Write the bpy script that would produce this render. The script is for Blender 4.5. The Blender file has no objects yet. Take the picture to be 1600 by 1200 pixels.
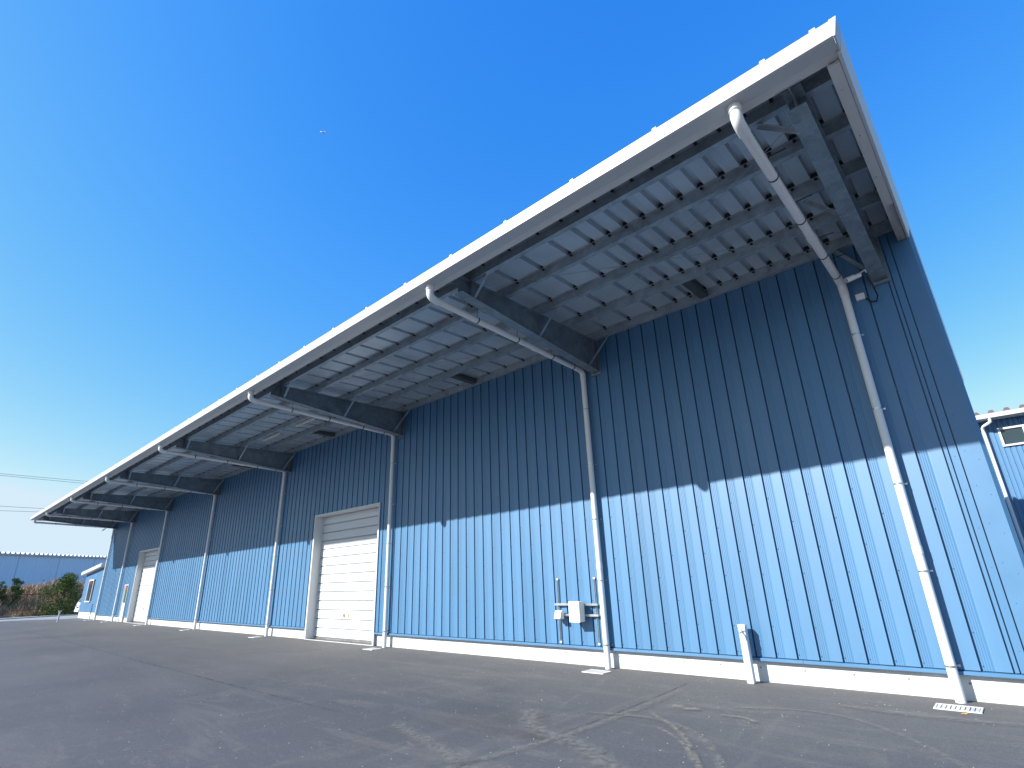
import bpy, bmesh, math, random
from mathutils import Vector, Matrix
random.seed(7)
R = math.radians
sc = bpy.context.scene
col = sc.collection

# ------------------------------------------------------------------ camera
yaw, pitch, roll = -0.733956, 0.351034, -0.037754
F = Vector((math.cos(pitch)*math.sin(yaw), math.cos(pitch)*math.cos(yaw), math.sin(pitch)))
Rt = F.cross(Vector((0, 0, 1))).normalized()
Up = Rt.cross(F)
R2 = Rt*math.cos(roll) + Up*math.sin(roll)
U2 = -Rt*math.sin(roll) + Up*math.cos(roll)
cd = bpy.data.cameras.new("camera")
cam = bpy.data.objects.new("camera", cd)
col.objects.link(cam)
m = Matrix((R2, U2, -F)).transposed().to_4x4()
m.translation = Vector((0, -9.0729, 1.6))
cam.matrix_world = m
cd.sensor_width = 36
cd.lens = 825.61*36/1600
cd.clip_start = 0.05
cd.clip_end = 9000
sc.camera = cam

# ------------------------------------------------------------------ light
sun_dir = Vector((0.525, 1.0, -0.70)).normalized()      # the way the light travels
elev = math.asin(-sun_dir.z)
az = math.atan2(-sun_dir.x, -sun_dir.y)                  # clockwise from +y
w = bpy.data.worlds.new("World")
sc.world = w
w.use_nodes = True
nt = w.node_tree
bg = nt.nodes["Background"]
sky = nt.nodes.new("ShaderNodeTexSky")
sky.sky_type = 'NISHITA'
sky.sun_disc = False
sky.sun_elevation = elev
sky.sun_rotation = az
sky.altitude = 0
sky.air_density = 1.0
sky.dust_density = 0.6
sky.ozone_density = 2.5
# colour grade of the whole sky: per channel gain * value ** power (deep clear winter blue)
EXPO = 0.85
STR = 0.15
sp_ = nt.nodes.new("ShaderNodeSeparateColor")
cb_ = nt.nodes.new("ShaderNodeCombineColor")
nt.links.new(sky.outputs[0], sp_.inputs[0])
def wmath(op, a, b):
    q = nt.nodes.new("ShaderNodeMath"); q.operation = op
    nt.links.new(a, q.inputs[0]); q.inputs[1].default_value = b
    return q.outputs[0]
for i_, (g_, p_) in enumerate(((1.85, 1.85), (1.04, 0.87), (1.19, 0.32))):
    v_ = wmath('MULTIPLY', sp_.outputs[i_], 0.178)
    v_ = wmath('POWER', v_, p_)
    v_ = wmath('MULTIPLY', v_, g_/(STR*2**EXPO))
    v_ = wmath('MINIMUM', v_, (0.68, 0.84, 0.97)[i_]/(STR*2**EXPO))
    nt.links.new(v_, cb_.inputs[i_])
nt.links.new(cb_.outputs[0], bg.inputs[0])
bg.inputs[1].default_value = STR
sd = bpy.data.lights.new("sun", 'SUN')
sd.energy = 5.0
sd.angle = R(0.53)
sd.color = (1.0, 0.965, 0.92)
so = bpy.data.objects.new("sun", sd)
so.rotation_euler = (-sun_dir).to_track_quat('Z', 'Y').to_euler()
so.location = (-10, -20, 20)
col.objects.link(so)
sc.view_settings.view_transform = 'Standard'
sc.view_settings.look = 'None'
sc.view_settings.gamma = 1
sc.view_settings.use_curve_mapping = False
sc.view_settings.exposure = EXPO
sc.cycles.max_bounces = 8
sc.cycles.diffuse_bounces = 5

# ------------------------------------------------------------------ materials
def mat(name, base, rough=0.5, metal=0.0, var=0.06, nscale=3.0, bump=0.0, bscale=60.0,
        rand=0.0, dirt=None, dirt_amt=0.3, streak=False, spec=0.5, coat=0.0):
    mt = bpy.data.materials.new(name)
    mt.use_nodes = True
    n, l = mt.node_tree.nodes, mt.node_tree.links
    b = n["Principled BSDF"]
    b.inputs['Metallic'].default_value = metal
    b.inputs['Coat Weight'].default_value = coat
    b.inputs['Coat Roughness'].default_value = 0.48
    b.inputs['Specular IOR Level'].default_value = spec
    tc = n.new("ShaderNodeTexCoord")
    mp = n.new("ShaderNodeMapping")
    geo = n.new("ShaderNodeNewGeometry")
    l.new(geo.outputs['Position'], mp.inputs[0])
    if streak:
        mp.inputs['Scale'].default_value = (1, 1, 0.12)
    no = n.new("ShaderNodeTexNoise")
    no.inputs['Scale'].default_value = nscale
    no.inputs['Detail'].default_value = 6
    l.new(mp.outputs[0], no.inputs['Vector'])
    mr = n.new("ShaderNodeMapRange")
    mr.inputs['From Min'].default_value = 0.3
    mr.inputs['From Max'].default_value = 0.7
    mr.inputs['To Min'].default_value = 1-var
    mr.inputs['To Max'].default_value = 1+var
    l.new(no.outputs[0], mr.inputs[0])
    val = mr.outputs[0]
    if rand:
        oi = n.new("ShaderNodeObjectInfo")
        m2 = n.new("ShaderNodeMapRange")
        m2.inputs['To Min'].default_value = 1-rand
        m2.inputs['To Max'].default_value = 1+rand
        l.new(oi.outputs['Random'], m2.inputs[0])
        mu = n.new("ShaderNodeMath"); mu.operation = 'MULTIPLY'
        l.new(val, mu.inputs[0]); l.new(m2.outputs[0], mu.inputs[1])
        val = mu.outputs[0]
    vm = n.new("ShaderNodeVectorMath"); vm.operation = 'SCALE'
    vm.inputs[0].default_value = base
    l.new(val, vm.inputs['Scale'])
    out = vm.outputs[0]
    if dirt:
        n2 = n.new("ShaderNodeTexNoise")
        n2.inputs['Scale'].default_value = nscale*0.6
        n2.inputs['Detail'].default_value = 9
        n2.inputs['Roughness'].default_value = 0.7
        l.new(mp.outputs[0], n2.inputs['Vector'])
        r2 = n.new("ShaderNodeMapRange")
        r2.inputs['From Min'].default_value = 0.48
        r2.inputs['From Max'].default_value = 0.75
        r2.inputs['To Max'].default_value = dirt_amt
        l.new(n2.outputs[0], r2.inputs[0])
        mx = n.new("ShaderNodeMix"); mx.data_type = 'RGBA'
        l.new(r2.outputs[0], mx.inputs[0]); l.new(out, mx.inputs[6])
        mx.inputs[7].default_value = (*dirt, 1)
        out = mx.outputs[2]
    l.new(out, b.inputs['Base Color'])
    rr = n.new("ShaderNodeMapRange")
    rr.inputs['From Min'].default_value = 0.3
    rr.inputs['From Max'].default_value = 0.7
    rr.inputs['To Min'].default_value = max(0.02, rough-0.07)
    rr.inputs['To Max'].default_value = rough+0.07
    l.new(no.outputs[0], rr.inputs[0]); l.new(rr.outputs[0], b.inputs['Roughness'])
    if bump:
        nb = n.new("ShaderNodeTexNoise")
        nb.inputs['Scale'].default_value = bscale
        nb.inputs['Detail'].default_value = 4
        l.new(geo.outputs['Position'], nb.inputs['Vector'])
        bp = n.new("ShaderNodeBump")
        bp.inputs['Strength'].default_value = bump
        bp.inputs['Distance'].default_value = 0.01
        l.new(nb.outputs[0], bp.inputs['Height'])
        l.new(bp.outputs[0], b.inputs['Normal'])
    return mt

M = {}
M['blue'] = mat('blue_painted_steel', (0.050, 0.170, 0.325), 0.50, 0.0, 0.06, 1.6, bump=0.12, bscale=1.5, rand=0.045,
                dirt=(0.10, 0.22, 0.35), dirt_amt=0.16, streak=True, spec=0.75, coat=0.45)
M['bluetrim'] = mat('blue_trim_steel', (0.052, 0.170, 0.320), 0.50, 0.0, 0.04, 2.0, bump=0.1, bscale=1.5, spec=0.75, coat=0.45)
M['white'] = mat('white_painted_steel', (0.62, 0.625, 0.63), 0.45, 0.0, 0.03, 1.0, bump=0.06, bscale=2.0,
                 dirt=(0.55, 0.53, 0.5), dirt_amt=0.12)
M['gutter'] = mat('white_gutter_steel', (0.52, 0.525, 0.53), 0.4, 0.0, 0.03, 0.8, bump=0.08, bscale=1.2, dirt=(0.42, 0.40, 0.38), dirt_amt=0.18)
M['eave'] = mat('warm_grey_eave_steel', (0.66, 0.645, 0.625), 0.45, 0.0, 0.04, 1.2, bump=0.08, bscale=2.0,
                dirt=(0.42, 0.40, 0.38), dirt_amt=0.2)
M['sheet'] = mat('galvalume_roof_sheet', (0.50, 0.575, 0.64), 0.36, 0.25, 0.10, 1.3, bump=0.2, bscale=1.2, rand=0.05)
M['pvc'] = mat('ivory_pvc', (0.77, 0.77, 0.77), 0.38, 0.0, 0.03, 3.0, dirt=(0.6, 0.55, 0.48), dirt_amt=0.15)
M['shutter'] = mat('white_shutter', (0.62, 0.64, 0.66), 0.4, 0.0, 0.02, 1.2, bump=0.05, bscale=2.0)
M['concrete'] = mat('pale_concrete', (0.60, 0.605, 0.61), 0.85, 0.0, 0.08, 2.2, bump=0.5, bscale=45,
                    dirt=(0.45, 0.43, 0.40), dirt_amt=0.3)
M['kerb'] = mat('grey_concrete', (0.24, 0.25, 0.25), 0.9, 0.0, 0.15, 1.5, bump=0.4, bscale=20)
M['dark'] = mat('dark_steel', (0.035, 0.04, 0.045), 0.5, 0.2, 0.2, 6)
M['black'] = mat('black_rubber', (0.012, 0.012, 0.012), 0.6)
M['box'] = mat('ivory_box_paint', (0.80, 0.79, 0.74), 0.4, 0, 0.02)
M['inside'] = mat('dark_interior', (0.05, 0.05, 0.05), 0.9)
M['red'] = mat('red_sticker', (0.75, 0.03, 0.05), 0.4)
M['orange'] = mat('orange_tag', (0.8, 0.32, 0.03), 0.5)
M['clip'] = mat('black_zinc_clip', (0.03, 0.032, 0.035), 0.5, 0.4, 0.3, 9)
M['stain'] = mat('stainless', (0.6, 0.6, 0.6), 0.3, 0.9, 0.05)
M['glass'] = mat('window_glass', (0.03, 0.05, 0.06), 0.08, 0.0, 0.02)
M['greenglass'] = mat('green_glass', (0.05, 0.13, 0.10), 0.1, 0.0, 0.02)
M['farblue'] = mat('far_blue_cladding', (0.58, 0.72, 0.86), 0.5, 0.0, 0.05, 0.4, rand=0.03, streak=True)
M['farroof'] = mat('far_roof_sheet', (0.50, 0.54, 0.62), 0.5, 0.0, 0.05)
M['roofdark'] = mat('brown_roof_sheet', (0.10, 0.08, 0.09), 0.5, 0.0, 0.1)
M['soil'] = mat('dry_soil', (0.17, 0.13, 0.09), 0.95, 0, 0.3, 1.5, bump=0.5, bscale=8)
M['vanwhite'] = mat('white_car_paint', (0.78, 0.79, 0.80), 0.25, 0, 0.02)
M['stone'] = mat('pale_stone', (0.45, 0.43, 0.38), 0.9, 0, 0.2, 30)

def galv(name, gc):
    mt = bpy.data.materials.new(name); mt.use_nodes = True
    n, l = mt.node_tree.nodes, mt.node_tree.links
    b = n["Principled BSDF"]
    geo = n.new("ShaderNodeNewGeometry")
    v = n.new("ShaderNodeTexVoronoi"); v.inputs['Scale'].default_value = 38
    l.new(geo.outputs['Position'], v.inputs['Vector'])
    no = n.new("ShaderNodeTexNoise"); no.inputs['Scale'].default_value = 3.5
    no.inputs['Detail'].default_value = 8; no.inputs['Roughness'].default_value = 0.65
    no.inputs['Distortion'].default_value = 0.8
    l.new(geo.outputs['Position'], no.inputs['Vector'])
    s = n.new("ShaderNodeSeparateColor"); l.new(v.outputs['Color'], s.inputs[0])
    a = n.new("ShaderNodeMapRange"); a.inputs['To Min'].default_value = 0.92; a.inputs['To Max'].default_value = 1.08
    l.new(s.outputs[0], a.inputs[0])
    c = n.new("ShaderNodeMapRange"); c.inputs['From Min'].default_value = 0.3; c.inputs['From Max'].default_value = 0.72
    c.inputs['To Min'].default_value = 0.72; c.inputs['To Max'].default_value = 1.35
    l.new(no.outputs[0], c.inputs[0])
    mu = n.new("ShaderNodeMath"); mu.operation = 'MULTIPLY'
    l.new(a.outputs[0], mu.inputs[0]); l.new(c.outputs[0], mu.inputs[1])
    vm = n.new("ShaderNodeVectorMath"); vm.operation = 'SCALE'; vm.inputs[0].default_value = gc
    l.new(mu.outputs[0], vm.inputs['Scale']); l.new(vm.outputs[0], b.inputs['Base Color'])
    b.inputs['Metallic'].default_value = 0.3
    rr = n.new("ShaderNodeMapRange"); rr.inputs['To Min'].default_value = 0.35; rr.inputs['To Max'].default_value = 0.6
    l.new(no.outputs[0], rr.inputs[0]); l.new(rr.outputs[0], b.inputs['Roughness'])
    return mt
M['galv'] = galv('galvanised_steel', (0.32, 0.385, 0.435))
M['beam'] = galv('hot_dip_steel', (0.215, 0.27, 0.31))

def leafmat(name, c1, c2, c3):
    mt = bpy.data.materials.new(name); mt.use_nodes = True
    n, l = mt.node_tree.nodes, mt.node_tree.links
    b = n["Principled BSDF"]; b.inputs['Roughness'].default_value = 0.7
    b.inputs['Specular IOR Level'].default_value = 0.2
    geo = n.new("ShaderNodeNewGeometry")
    no = n.new("ShaderNodeTexNoise"); no.inputs['Scale'].default_value = 2.2; no.inputs['Detail'].default_value = 8
    no.inputs['Roughness'].default_value = 0.8
    l.new(geo.outputs['Position'], no.inputs['Vector'])
    cr = n.new("ShaderNodeValToRGB")
    cr.color_ramp.elements[0].position = 0.35; cr.color_ramp.elements[0].color = (*c1, 1)
    cr.color_ramp.elements[1].position = 0.66; cr.color_ramp.elements[1].color = (*c3, 1)
    e = cr.color_ramp.elements.new(0.5); e.color = (*c2, 1)
    l.new(no.outputs[0], cr.inputs[0]); l.new(cr.outputs[0], b.inputs['Base Color'])
    return mt
M['leaf'] = leafmat('evergreen_leaf', (0.04, 0.07, 0.022), (0.09, 0.14, 0.035), (0.28, 0.30, 0.09))
M['dry'] = leafmat('dry_grass_blade', (0.22, 0.14, 0.085), (0.46, 0.33, 0.21), (0.62, 0.50, 0.33))
M['bark'] = mat('bark', (0.08, 0.055, 0.04), 0.9, 0, 0.3, 12)

def asphalt():
    mt = bpy.data.materials.new('asphalt'); mt.use_nodes = True
    n, l = mt.node_tree.nodes, mt.node_tree.links
    b = n["Principled BSDF"]; b.inputs['Roughness'].default_value = 0.82
    b.inputs['Specular IOR Level'].default_value = 0.3
    geo = n.new("ShaderNodeNewGeometry"); P = geo.outputs['Position']
    def noise(scale, detail=6, rough=0.6, sc3=None, dist=0.0):
        q = n.new("ShaderNodeTexNoise"); q.inputs['Scale'].default_value = scale
        q.inputs['Detail'].default_value = detail; q.inputs['Roughness'].default_value = rough
        q.inputs['Distortion'].default_value = dist
        if sc3:
            mp = n.new("ShaderNodeMapping"); mp.inputs['Scale'].default_value = sc3
            l.new(P, mp.inputs[0]); l.new(mp.outputs[0], q.inputs['Vector'])
        else: l.new(P, q.inputs['Vector'])
        return q.outputs[0]
    def rng(x, a, b_, c, d):
        r = n.new("ShaderNodeMapRange"); l.new(x, r.inputs[0])
        for k, v in zip(('From Min', 'From Max', 'To Min', 'To Max'), (a, b_, c, d)): r.inputs[k].default_value = v
        return r.outputs[0]
    def math_(op, a, b_=None):
        q = n.new("ShaderNodeMath"); q.operation = op
        for i, x in enumerate((a, b_)):
            if x is None: continue
            if isinstance(x, (int, float)): q.inputs[i].default_value = x
            else: l.new(x, q.inputs[i])
        return q.outputs[0]
    def mix(f, a, b_):
        q = n.new("ShaderNodeMix"); q.data_type = 'RGBA'
        l.new(f, q.inputs[0])
        for i, x in ((6, a), (7, b_)):
            if isinstance(x, tuple): q.inputs[i].default_value = (*x, 1)
            else: l.new(x, q.inputs[i])
        return q.outputs[2]
    sep = n.new("ShaderNodeSeparateXYZ"); l.new(P, sep.inputs[0])
    X, Y = sep.outputs[0], sep.outputs[1]
    big = noise(0.18, 5, 0.55, dist=0.6)
    base = mix(rng(big, 0.35, 0.68, 0, 1), (0.070, 0.074, 0.088), (0.098, 0.100, 0.108))
    # warmer, dustier band that runs along the wall
    near = rng(math_('ADD', Y, math_('MULTIPLY', math_('SUBTRACT', noise(0.5, 4), 0.5), 3.0)), -4.2, -0.3, 0, 0.75)
    base = mix(near, base, (0.122, 0.119, 0.114))
    # dust streaks laid down by wheels, mostly along the wall
    busy = rng(X, -13.0, -4.5, 0.30, 1.0)
    st = noise(1.0, 7, 0.65, (0.35, 1.6, 1.0), 0.9)
    base = mix(math_('MULTIPLY', busy, rng(st, 0.50, 0.74, 0, 0.7)), base, (0.165, 0.158, 0.148))
    st2 = noise(1.4, 8, 0.7, (1.5, 0.35, 1.0), 1.2)
    base = mix(math_('MULTIPLY', busy, rng(st2, 0.54, 0.76, 0, 0.5)), base, (0.175, 0.165, 0.15))
    dk = noise(0.55, 6, 0.6, (0.4, 1.2, 1), 0.5)
    base = mix(math_('MULTIPLY', busy, rng(dk, 0.54, 0.70, 0, 0.5)), base, (0.048, 0.047, 0.051))
    sc_ = noise(2.6, 10, 0.8, (0.5, 1.3, 1), 1.8)
    base = mix(math_('MULTIPLY', busy, rng(sc_, 0.56, 0.70, 0, 0.6)), base, (0.20, 0.19, 0.175))
    # aggregate
    g = noise(70, 3, 0.8)
    g2 = noise(240, 2, 0.8)
    g3 = noise(22, 4, 0.75)
    v = math_('MULTIPLY', rng(g, 0.3, 0.7, 0.66, 1.34), rng(g2, 0.3, 0.7, 0.7, 1.3))
    v = math_('MULTIPLY', v, rng(g3, 0.3, 0.7, 0.84, 1.16))
    vm = n.new("ShaderNodeVectorMath"); vm.operation = 'SCALE'; l.new(base, vm.inputs[0]); l.new(v, vm.inputs['Scale'])
    l.new(vm.outputs[0], b.inputs['Base Color'])
    bp = n.new("ShaderNodeBump"); bp.inputs['Strength'].default_value = 0.55; bp.inputs['Distance'].default_value = 0.006
    hh = math_('ADD', noise(110, 3, 0.8), math_('MULTIPLY', noise(3.0, 4), 1.5))
    l.new(hh, bp.inputs['Height']); l.new(bp.outputs[0], b.inputs['Normal'])
    return mt
M['asphalt'] = asphalt()

def markmat(name, colr, amt, thr=0.45, scale=6, stretch=(1, 1, 1)):
    """thin dusty film: transparent where the noise is low"""
    mt = bpy.data.materials.new(name); mt.use_nodes = True
    n, l = mt.node_tree.nodes, mt.node_tree.links
    b = n["Principled BSDF"]; b.inputs['Base Color'].default_value = (*colr, 1); b.inputs['Roughness'].default_value = 0.9
    b.inputs['Specular IOR Level'].default_value = 0.1
    uv = n.new("ShaderNodeTexCoord")
    sp = n.new("ShaderNodeSeparateXYZ"); l.new(uv.outputs['UV'], sp.inputs[0])
    # soft across the strip (v 0..1), soft at its ends (u 0..1)
    def tri(sock, pw):
        a = n.new("ShaderNodeMath"); a.operation = 'PINGPONG'; a.inputs[1].default_value = 0.5
        l.new(sock, a.inputs[0])
        r = n.new("ShaderNodeMapRange"); r.inputs['From Max'].default_value = pw
        r.interpolation_type = 'SMOOTHSTEP'
        l.new(a.outputs[0], r.inputs[0]); return r.outputs[0]
    geo = n.new("ShaderNodeNewGeometry")
    mp = n.new("ShaderNodeMapping"); mp.inputs['Scale'].default_value = stretch; l.new(geo.outputs['Position'], mp.inputs[0])
    no = n.new("ShaderNodeTexNoise"); no.inputs['Scale'].default_value = scale; no.inputs['Detail'].default_value = 9
    no.inputs['Roughness'].default_value = 0.75
    l.new(mp.outputs[0], no.inputs['Vector'])
    r = n.new("ShaderNodeMapRange"); r.inputs['From Min'].default_value = thr; r.inputs['From Max'].default_value = thr+0.2
    r.inputs['To Max'].default_value = amt
    l.new(no.outputs[0], r.inputs[0])
    m1 = n.new("ShaderNodeMath"); m1.operation = 'MULTIPLY'; l.new(tri(sp.outputs[1], 0.45), m1.inputs[0]); l.new(tri(sp.outputs[0], 0.12), m1.inputs[1])
    m2 = n.new("ShaderNodeMath"); m2.operation = 'MULTIPLY'; l.new(m1.outputs[0], m2.inputs[0]); l.new(r.outputs[0], m2.inputs[1])
    l.new(m2.outputs[0], b.inputs['Alpha'])
    return mt
M['dust'] = markmat('pale_dust_film', (0.23, 0.225, 0.215), 0.5, 0.36, 13)
M['sand'] = markmat('sandy_dust_film', (0.28, 0.26, 0.225), 0.6, 0.38, 16)
M['seam'] = markmat('dark_joint_film', (0.050, 0.050, 0.052), 0.6, 0.42, 3)

# ------------------------------------------------------------------ mesh helper
class MB:
    def __init__(s): s.v = []; s.f = []; s.sm = []
    def quad(s, a, b, c, d, smooth=False):
        i = len(s.v); s.v += [a, b, c, d]; s.f.append((i, i+1, i+2, i+3)); s.sm.append(smooth)
    def box(s, x0, x1, y0, y1, z0, z1):
        i = len(s.v)
        s.v += [(x0, y0, z0), (x1, y0, z0), (x1, y1, z0), (x0, y1, z0), (x0, y0, z1), (x1, y0, z1), (x1, y1, z1), (x0, y1, z1)]
        for f in ((0, 3, 2, 1), (4, 5, 6, 7), (0, 1, 5, 4), (1, 2, 6, 5), (2, 3, 7, 6), (3, 0, 4, 7)):
            s.f.append(tuple(i+k for k in f)); s.sm.append(False)
        return s
    def hexa(s, p):          # 8 points, bottom ring then top ring
        i = len(s.v); s.v += [tuple(q) for q in p]
        for f in ((0, 3, 2, 1), (4, 5, 6, 7), (0, 1, 5, 4), (1, 2, 6, 5), (2, 3, 7, 6), (3, 0, 4, 7)):
            s.f.append(tuple(i+k for k in f)); s.sm.append(False)
        return s
    def tube(s, pts, r, n=14, cap=True):
        pts = [Vector(p) for p in pts]; rs = r if isinstance(r, (list, tuple)) else [r]*len(pts)
        base = len(s.v); prevx = None
        for k, p in enumerate(pts):
            if k == 0: t = pts[1]-pts[0]
            elif k == len(pts)-1: t = pts[-1]-pts[-2]
            else: t = (pts[k]-pts[k-1]).normalized()+(pts[k+1]-pts[k]).normalized()
            if t.length < 1e-9: t = Vector((0, 0, 1))
            t.normalize()
            if prevx is None:
                ref = Vector((1, 0, 0)) if abs(t.x) < 0.9 else Vector((0, 1, 0))
            else: ref = prevx
            xx = (ref - t*ref.dot(t)).normalized(); yy = t.cross(xx); prevx = xx
            for j in range(n):
                a = 2*math.pi*j/n
                s.v.append(tuple(p+xx*(rs[k]*math.cos(a))+yy*(rs[k]*math.sin(a))))
        for k in range(len(pts)-1):
            for j in range(n):
                a = base+k*n+j; b = base+k*n+(j+1) % n
                s.f.append((a, b, b+n, a+n)); s.sm.append(True)
        if cap:
            e = base+(len(pts)-1)*n; c0 = len(s.v)
            s.v += [s.v[base+j] for j in range(n)]+[s.v[e+j] for j in range(n)]
            s.f.append(tuple(c0+j for j in reversed(range(n)))); s.sm.append(False)
            s.f.append(tuple(c0+n+j for j in range(n))); s.sm.append(False)
        return s
    def extr(s, prof, axis, a0, a1, close=False, slope=0.0):
        """open/closed profile of 2-D points swept along an axis. x: prof=(y,z); y: prof=(x,z); z: prof=(x,y)"""
        base = len(s.v); n = len(prof)
        for a in (a0, a1):
            for p in prof:
                if axis == 'x': s.v.append((a, p[0], p[1]))
                elif axis == 'y': s.v.append((p[0], a, p[1]+slope*a))
                else: s.v.append((p[0], p[1], a))
        for k in range(n if close else n-1):
            b = (k+1) % n
            s.f.append((base+k, base+b, base+n+b, base+n+k)); s.sm.append(False)
        if close:
            s.f.append(tuple(base+k for k in range(n))); s.f.append(tuple(base+n+k for k in reversed(range(n))))
            s.sm += [False, False]
        return s
    def mesh(s, name, material):
        me = bpy.data.meshes.new(name)
        me.from_pydata(s.v, [], s.f)
        me.polygons.foreach_set('use_smooth', s.sm)
        me.materials.append(material)
        me.update()
        return me
    def build(s, name, material, parent=None, bevel=0.0, **props):
        return link(name, s.mesh(name, material), parent, bevel, **props)

def link(name, me, parent=None, bevel=0.0, loc=None, **props):
    o = bpy.data.objects.new(name, me)
    col.objects.link(o)
    if parent:
        o.parent = parent
        o.matrix_parent_inverse = parent_inv(parent)
    if loc: o.location = loc
    if bevel:
        bm = bmesh.new(); bm.from_mesh(me)
        bmesh.ops.bevel(bm, geom=bm.edges[:], offset=bevel, segments=2, affect='EDGES', clamp_overlap=True)
        bm.to_mesh(me); bm.free()
    for k, v in props.items(): o[k] = v
    return o
def parent_inv(p):
    return wm(p).inverted()
def wm(o):
    # rigs here are only ever translated, so this stays exact without a depsgraph update
    mm = Matrix.Translation(o.location)
    return (wm(o.parent) @ o.matrix_parent_inverse @ mm) if o.parent else mm
def thing(name, loc, label, cat, group=None, kind=None):
    o = bpy.data.objects.new(name, None); o.empty_display_size = 0.2
    o.location = loc; col.objects.link(o)
    o['label'] = label; o['category'] = cat
    if group: o['group'] = group
    if kind: o['kind'] = kind
    return o
def tag(o, label, cat, group=None):
    o['label'] = label; o['category'] = cat
    if group: o['group'] = group
    return o
def copy_tree(o, loc, label):
    """copy of a thing and its children (two levels), moved to loc"""
    c = o.copy(); col.objects.link(c); c.location = loc; c['label'] = label
    for ch in o.children:
        d = ch.copy(); col.objects.link(d); d.parent = c; d.matrix_parent_inverse = ch.matrix_parent_inverse.copy()
        for g in ch.children:
            e = g.copy(); col.objects.link(e); e.parent = d; e.matrix_parent_inverse = g.matrix_parent_inverse.copy()
    return c

# ------------------------------------------------------------------ layout numbers
SL = 0.015                                   # roof slope along y
PIPES = [-1.023, -6.02, -12.95, -19.98, -26.97, -33.89, -40.74, -45.12]
BEAMS = [-0.54, -5.74, -12.67, -19.70, -26.69, -33.61, -40.46, -44.84]
XL = -45.55                                  # left end of the wall
RX = -46.0                                   # left end of the roof
YB = 10.3                                    # rear wall
ZT = 6.53                                    # purlin top / sheet underside at y=0
DOORS = [(-17.37, -13.62, 3.78), (-37.95, -34.42, 3.78)]   # x0, x1, top
MAN = (-39.75, -38.95, 2.02)
PB = 0.345                                   # bottom of the wall panels
PITCH = 0.2945

# ================================================================== ground
def sheet(name, pts, z, material, kind='structure', n=1):
    mb = MB(); mb.v = [(x, y, z) for x, y in pts]; mb.f = [tuple(range(len(pts)))]; mb.sm = [False]
    return mb.build(name, material, kind=kind)
sheet('ground', [(-3000, -3000), (3000, -3000), (3000, 3000), (-3000, 3000)], -0.03, M['soil'])
sheet('asphalt_yard', [(-57.5, -60), (45, -60), (45, 70), (-57.5, 70)], 0.0, M['asphalt'])
# raised concrete gutter strip at the far side of the yard
MB().box(-59.6, -57.5, -60, 70, -0.03, 0.06).build('concrete_kerb', M['kerb'], kind='structure')
sheet('concrete_apron', [(-57.5, -12), (-54.6, -6.0), (-52.5, -2.6), (-50.2, -0.9), (-51.2, 9), (-57.5, 9)], 0.004, M['kerb'])

def strip(name, pts, wd, material, z=0.004):
    """flat ribbon on the asphalt with u along and v across"""
    # smooth by Catmull-Rom
    P = [Vector((*p, 0)) for p in pts]; Q = []
    ext = [P[0]*2-P[1]]+P+[P[-1]*2-P[-2]]
    for i in range(1, len(ext)-2):
        for k in range(8):
            t = k/8; a, b, c, d = ext[i-1:i+3]
            Q.append(0.5*((2*b)+(c-a)*t+(2*a-5*b+4*c-d)*t*t+(3*b-a-3*c+d)*t**3))
    Q.append(P[-1])
    vs, fs, uvs = [], [], []
    for k, p in enumerate(Q):
        t = (Q[min(k+1, len(Q)-1)]-Q[max(k-1, 0)]).normalized(); nn = Vector((-t.y, t.x, 0))
        vs += [tuple(p+nn*wd/2+Vector((0, 0, z))), tuple(p-nn*wd/2+Vector((0, 0, z)))]
    for k in range(len(Q)-1):
        fs.append((2*k, 2*k+1, 2*k+3, 2*k+2))
    me = bpy.data.meshes.new(name); me.from_pydata(vs, [], fs); me.materials.append(material)
    uvl = me.uv_layers.new()
    for f in me.polygons:
        for li in f.loop_indices:
            vi = me.loops[li].vertex_index
            uvl.data[li].uv = ((vi//2)/(len(Q)-1)*0.998+0.001, 0.001 if vi % 2 else 0.999)
    return link(name, me, kind='stuff')
# paving joints and wheel dust
strip('paving_joint', [(-4.30, 0.02), (-4.18, -2.2), (-4.2, -4.2), (-4.55, -7.5)], 0.05, M['seam'], 0.004)
strip('paving_joint', [(-5.6, -4.75), (-15, -4.7), (-30, -4.5), (-44, -4.4)], 0.05, M['seam'], 0.008)
DU = [([(-4.12, -1.0), (-4.05, -2.4), (-4.1, -4.0), (-4.5, -6.4)], 0.22, 'dust', 0.008),
      ([(-4.6, -3.0), (-3.6, -2.8), (-2.8, -3.3), (-2.1, -4.4)], 0.16, 'dust', 0.012),
      ([(-3.9, -2.5), (-3.2, -3.1), (-2.75, -3.7), (-2.2, -4.6)], 0.10, 'sand', 0.016),
      ([(-3.45, -3.1), (-2.95, -3.5), (-2.6, -4.0)], 0.08, 'sand', 0.020),
      ([(-3.3, -1.9), (-2.4, -1.5), (-1.6, -1.8), (-0.7, -3.0), (-0.2, -4.6)], 0.13, 'dust', 0.008),
      ([(-5.2, -3.2), (-4.5, -3.9), (-3.6, -4.2), (-2.6, -4.9)], 0.45, 'dust', 0.024),
      ([(-6.3, -4.6), (-5.2, -4.9), (-4.2, -5.2), (-3.2, -5.6)], 0.35, 'dust', 0.008),
      ([(-20, -3.2), (-15, -2.2), (-14.2, -0.5)], 0.12, 'dust', 0.008),
      ([(-21.5, -3.2), (-16.6, -2.3), (-15.9, -0.5)], 0.12, 'dust', 0.012),
      ([(-2.2, -1.0), (-1.2, -1.1), (0.3, -0.9)], 0.3, 'dust', 0.012),
      ([(-3.75, -2.05), (-3.6, -2.2), (-3.35, -2.15)], 0.22, 'sand', 0.024), ([(-3.1, -2.3), (-2.85, -2.25), (-2.6, -2.4)], 0.09, 'sand', 0.024)]
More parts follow.
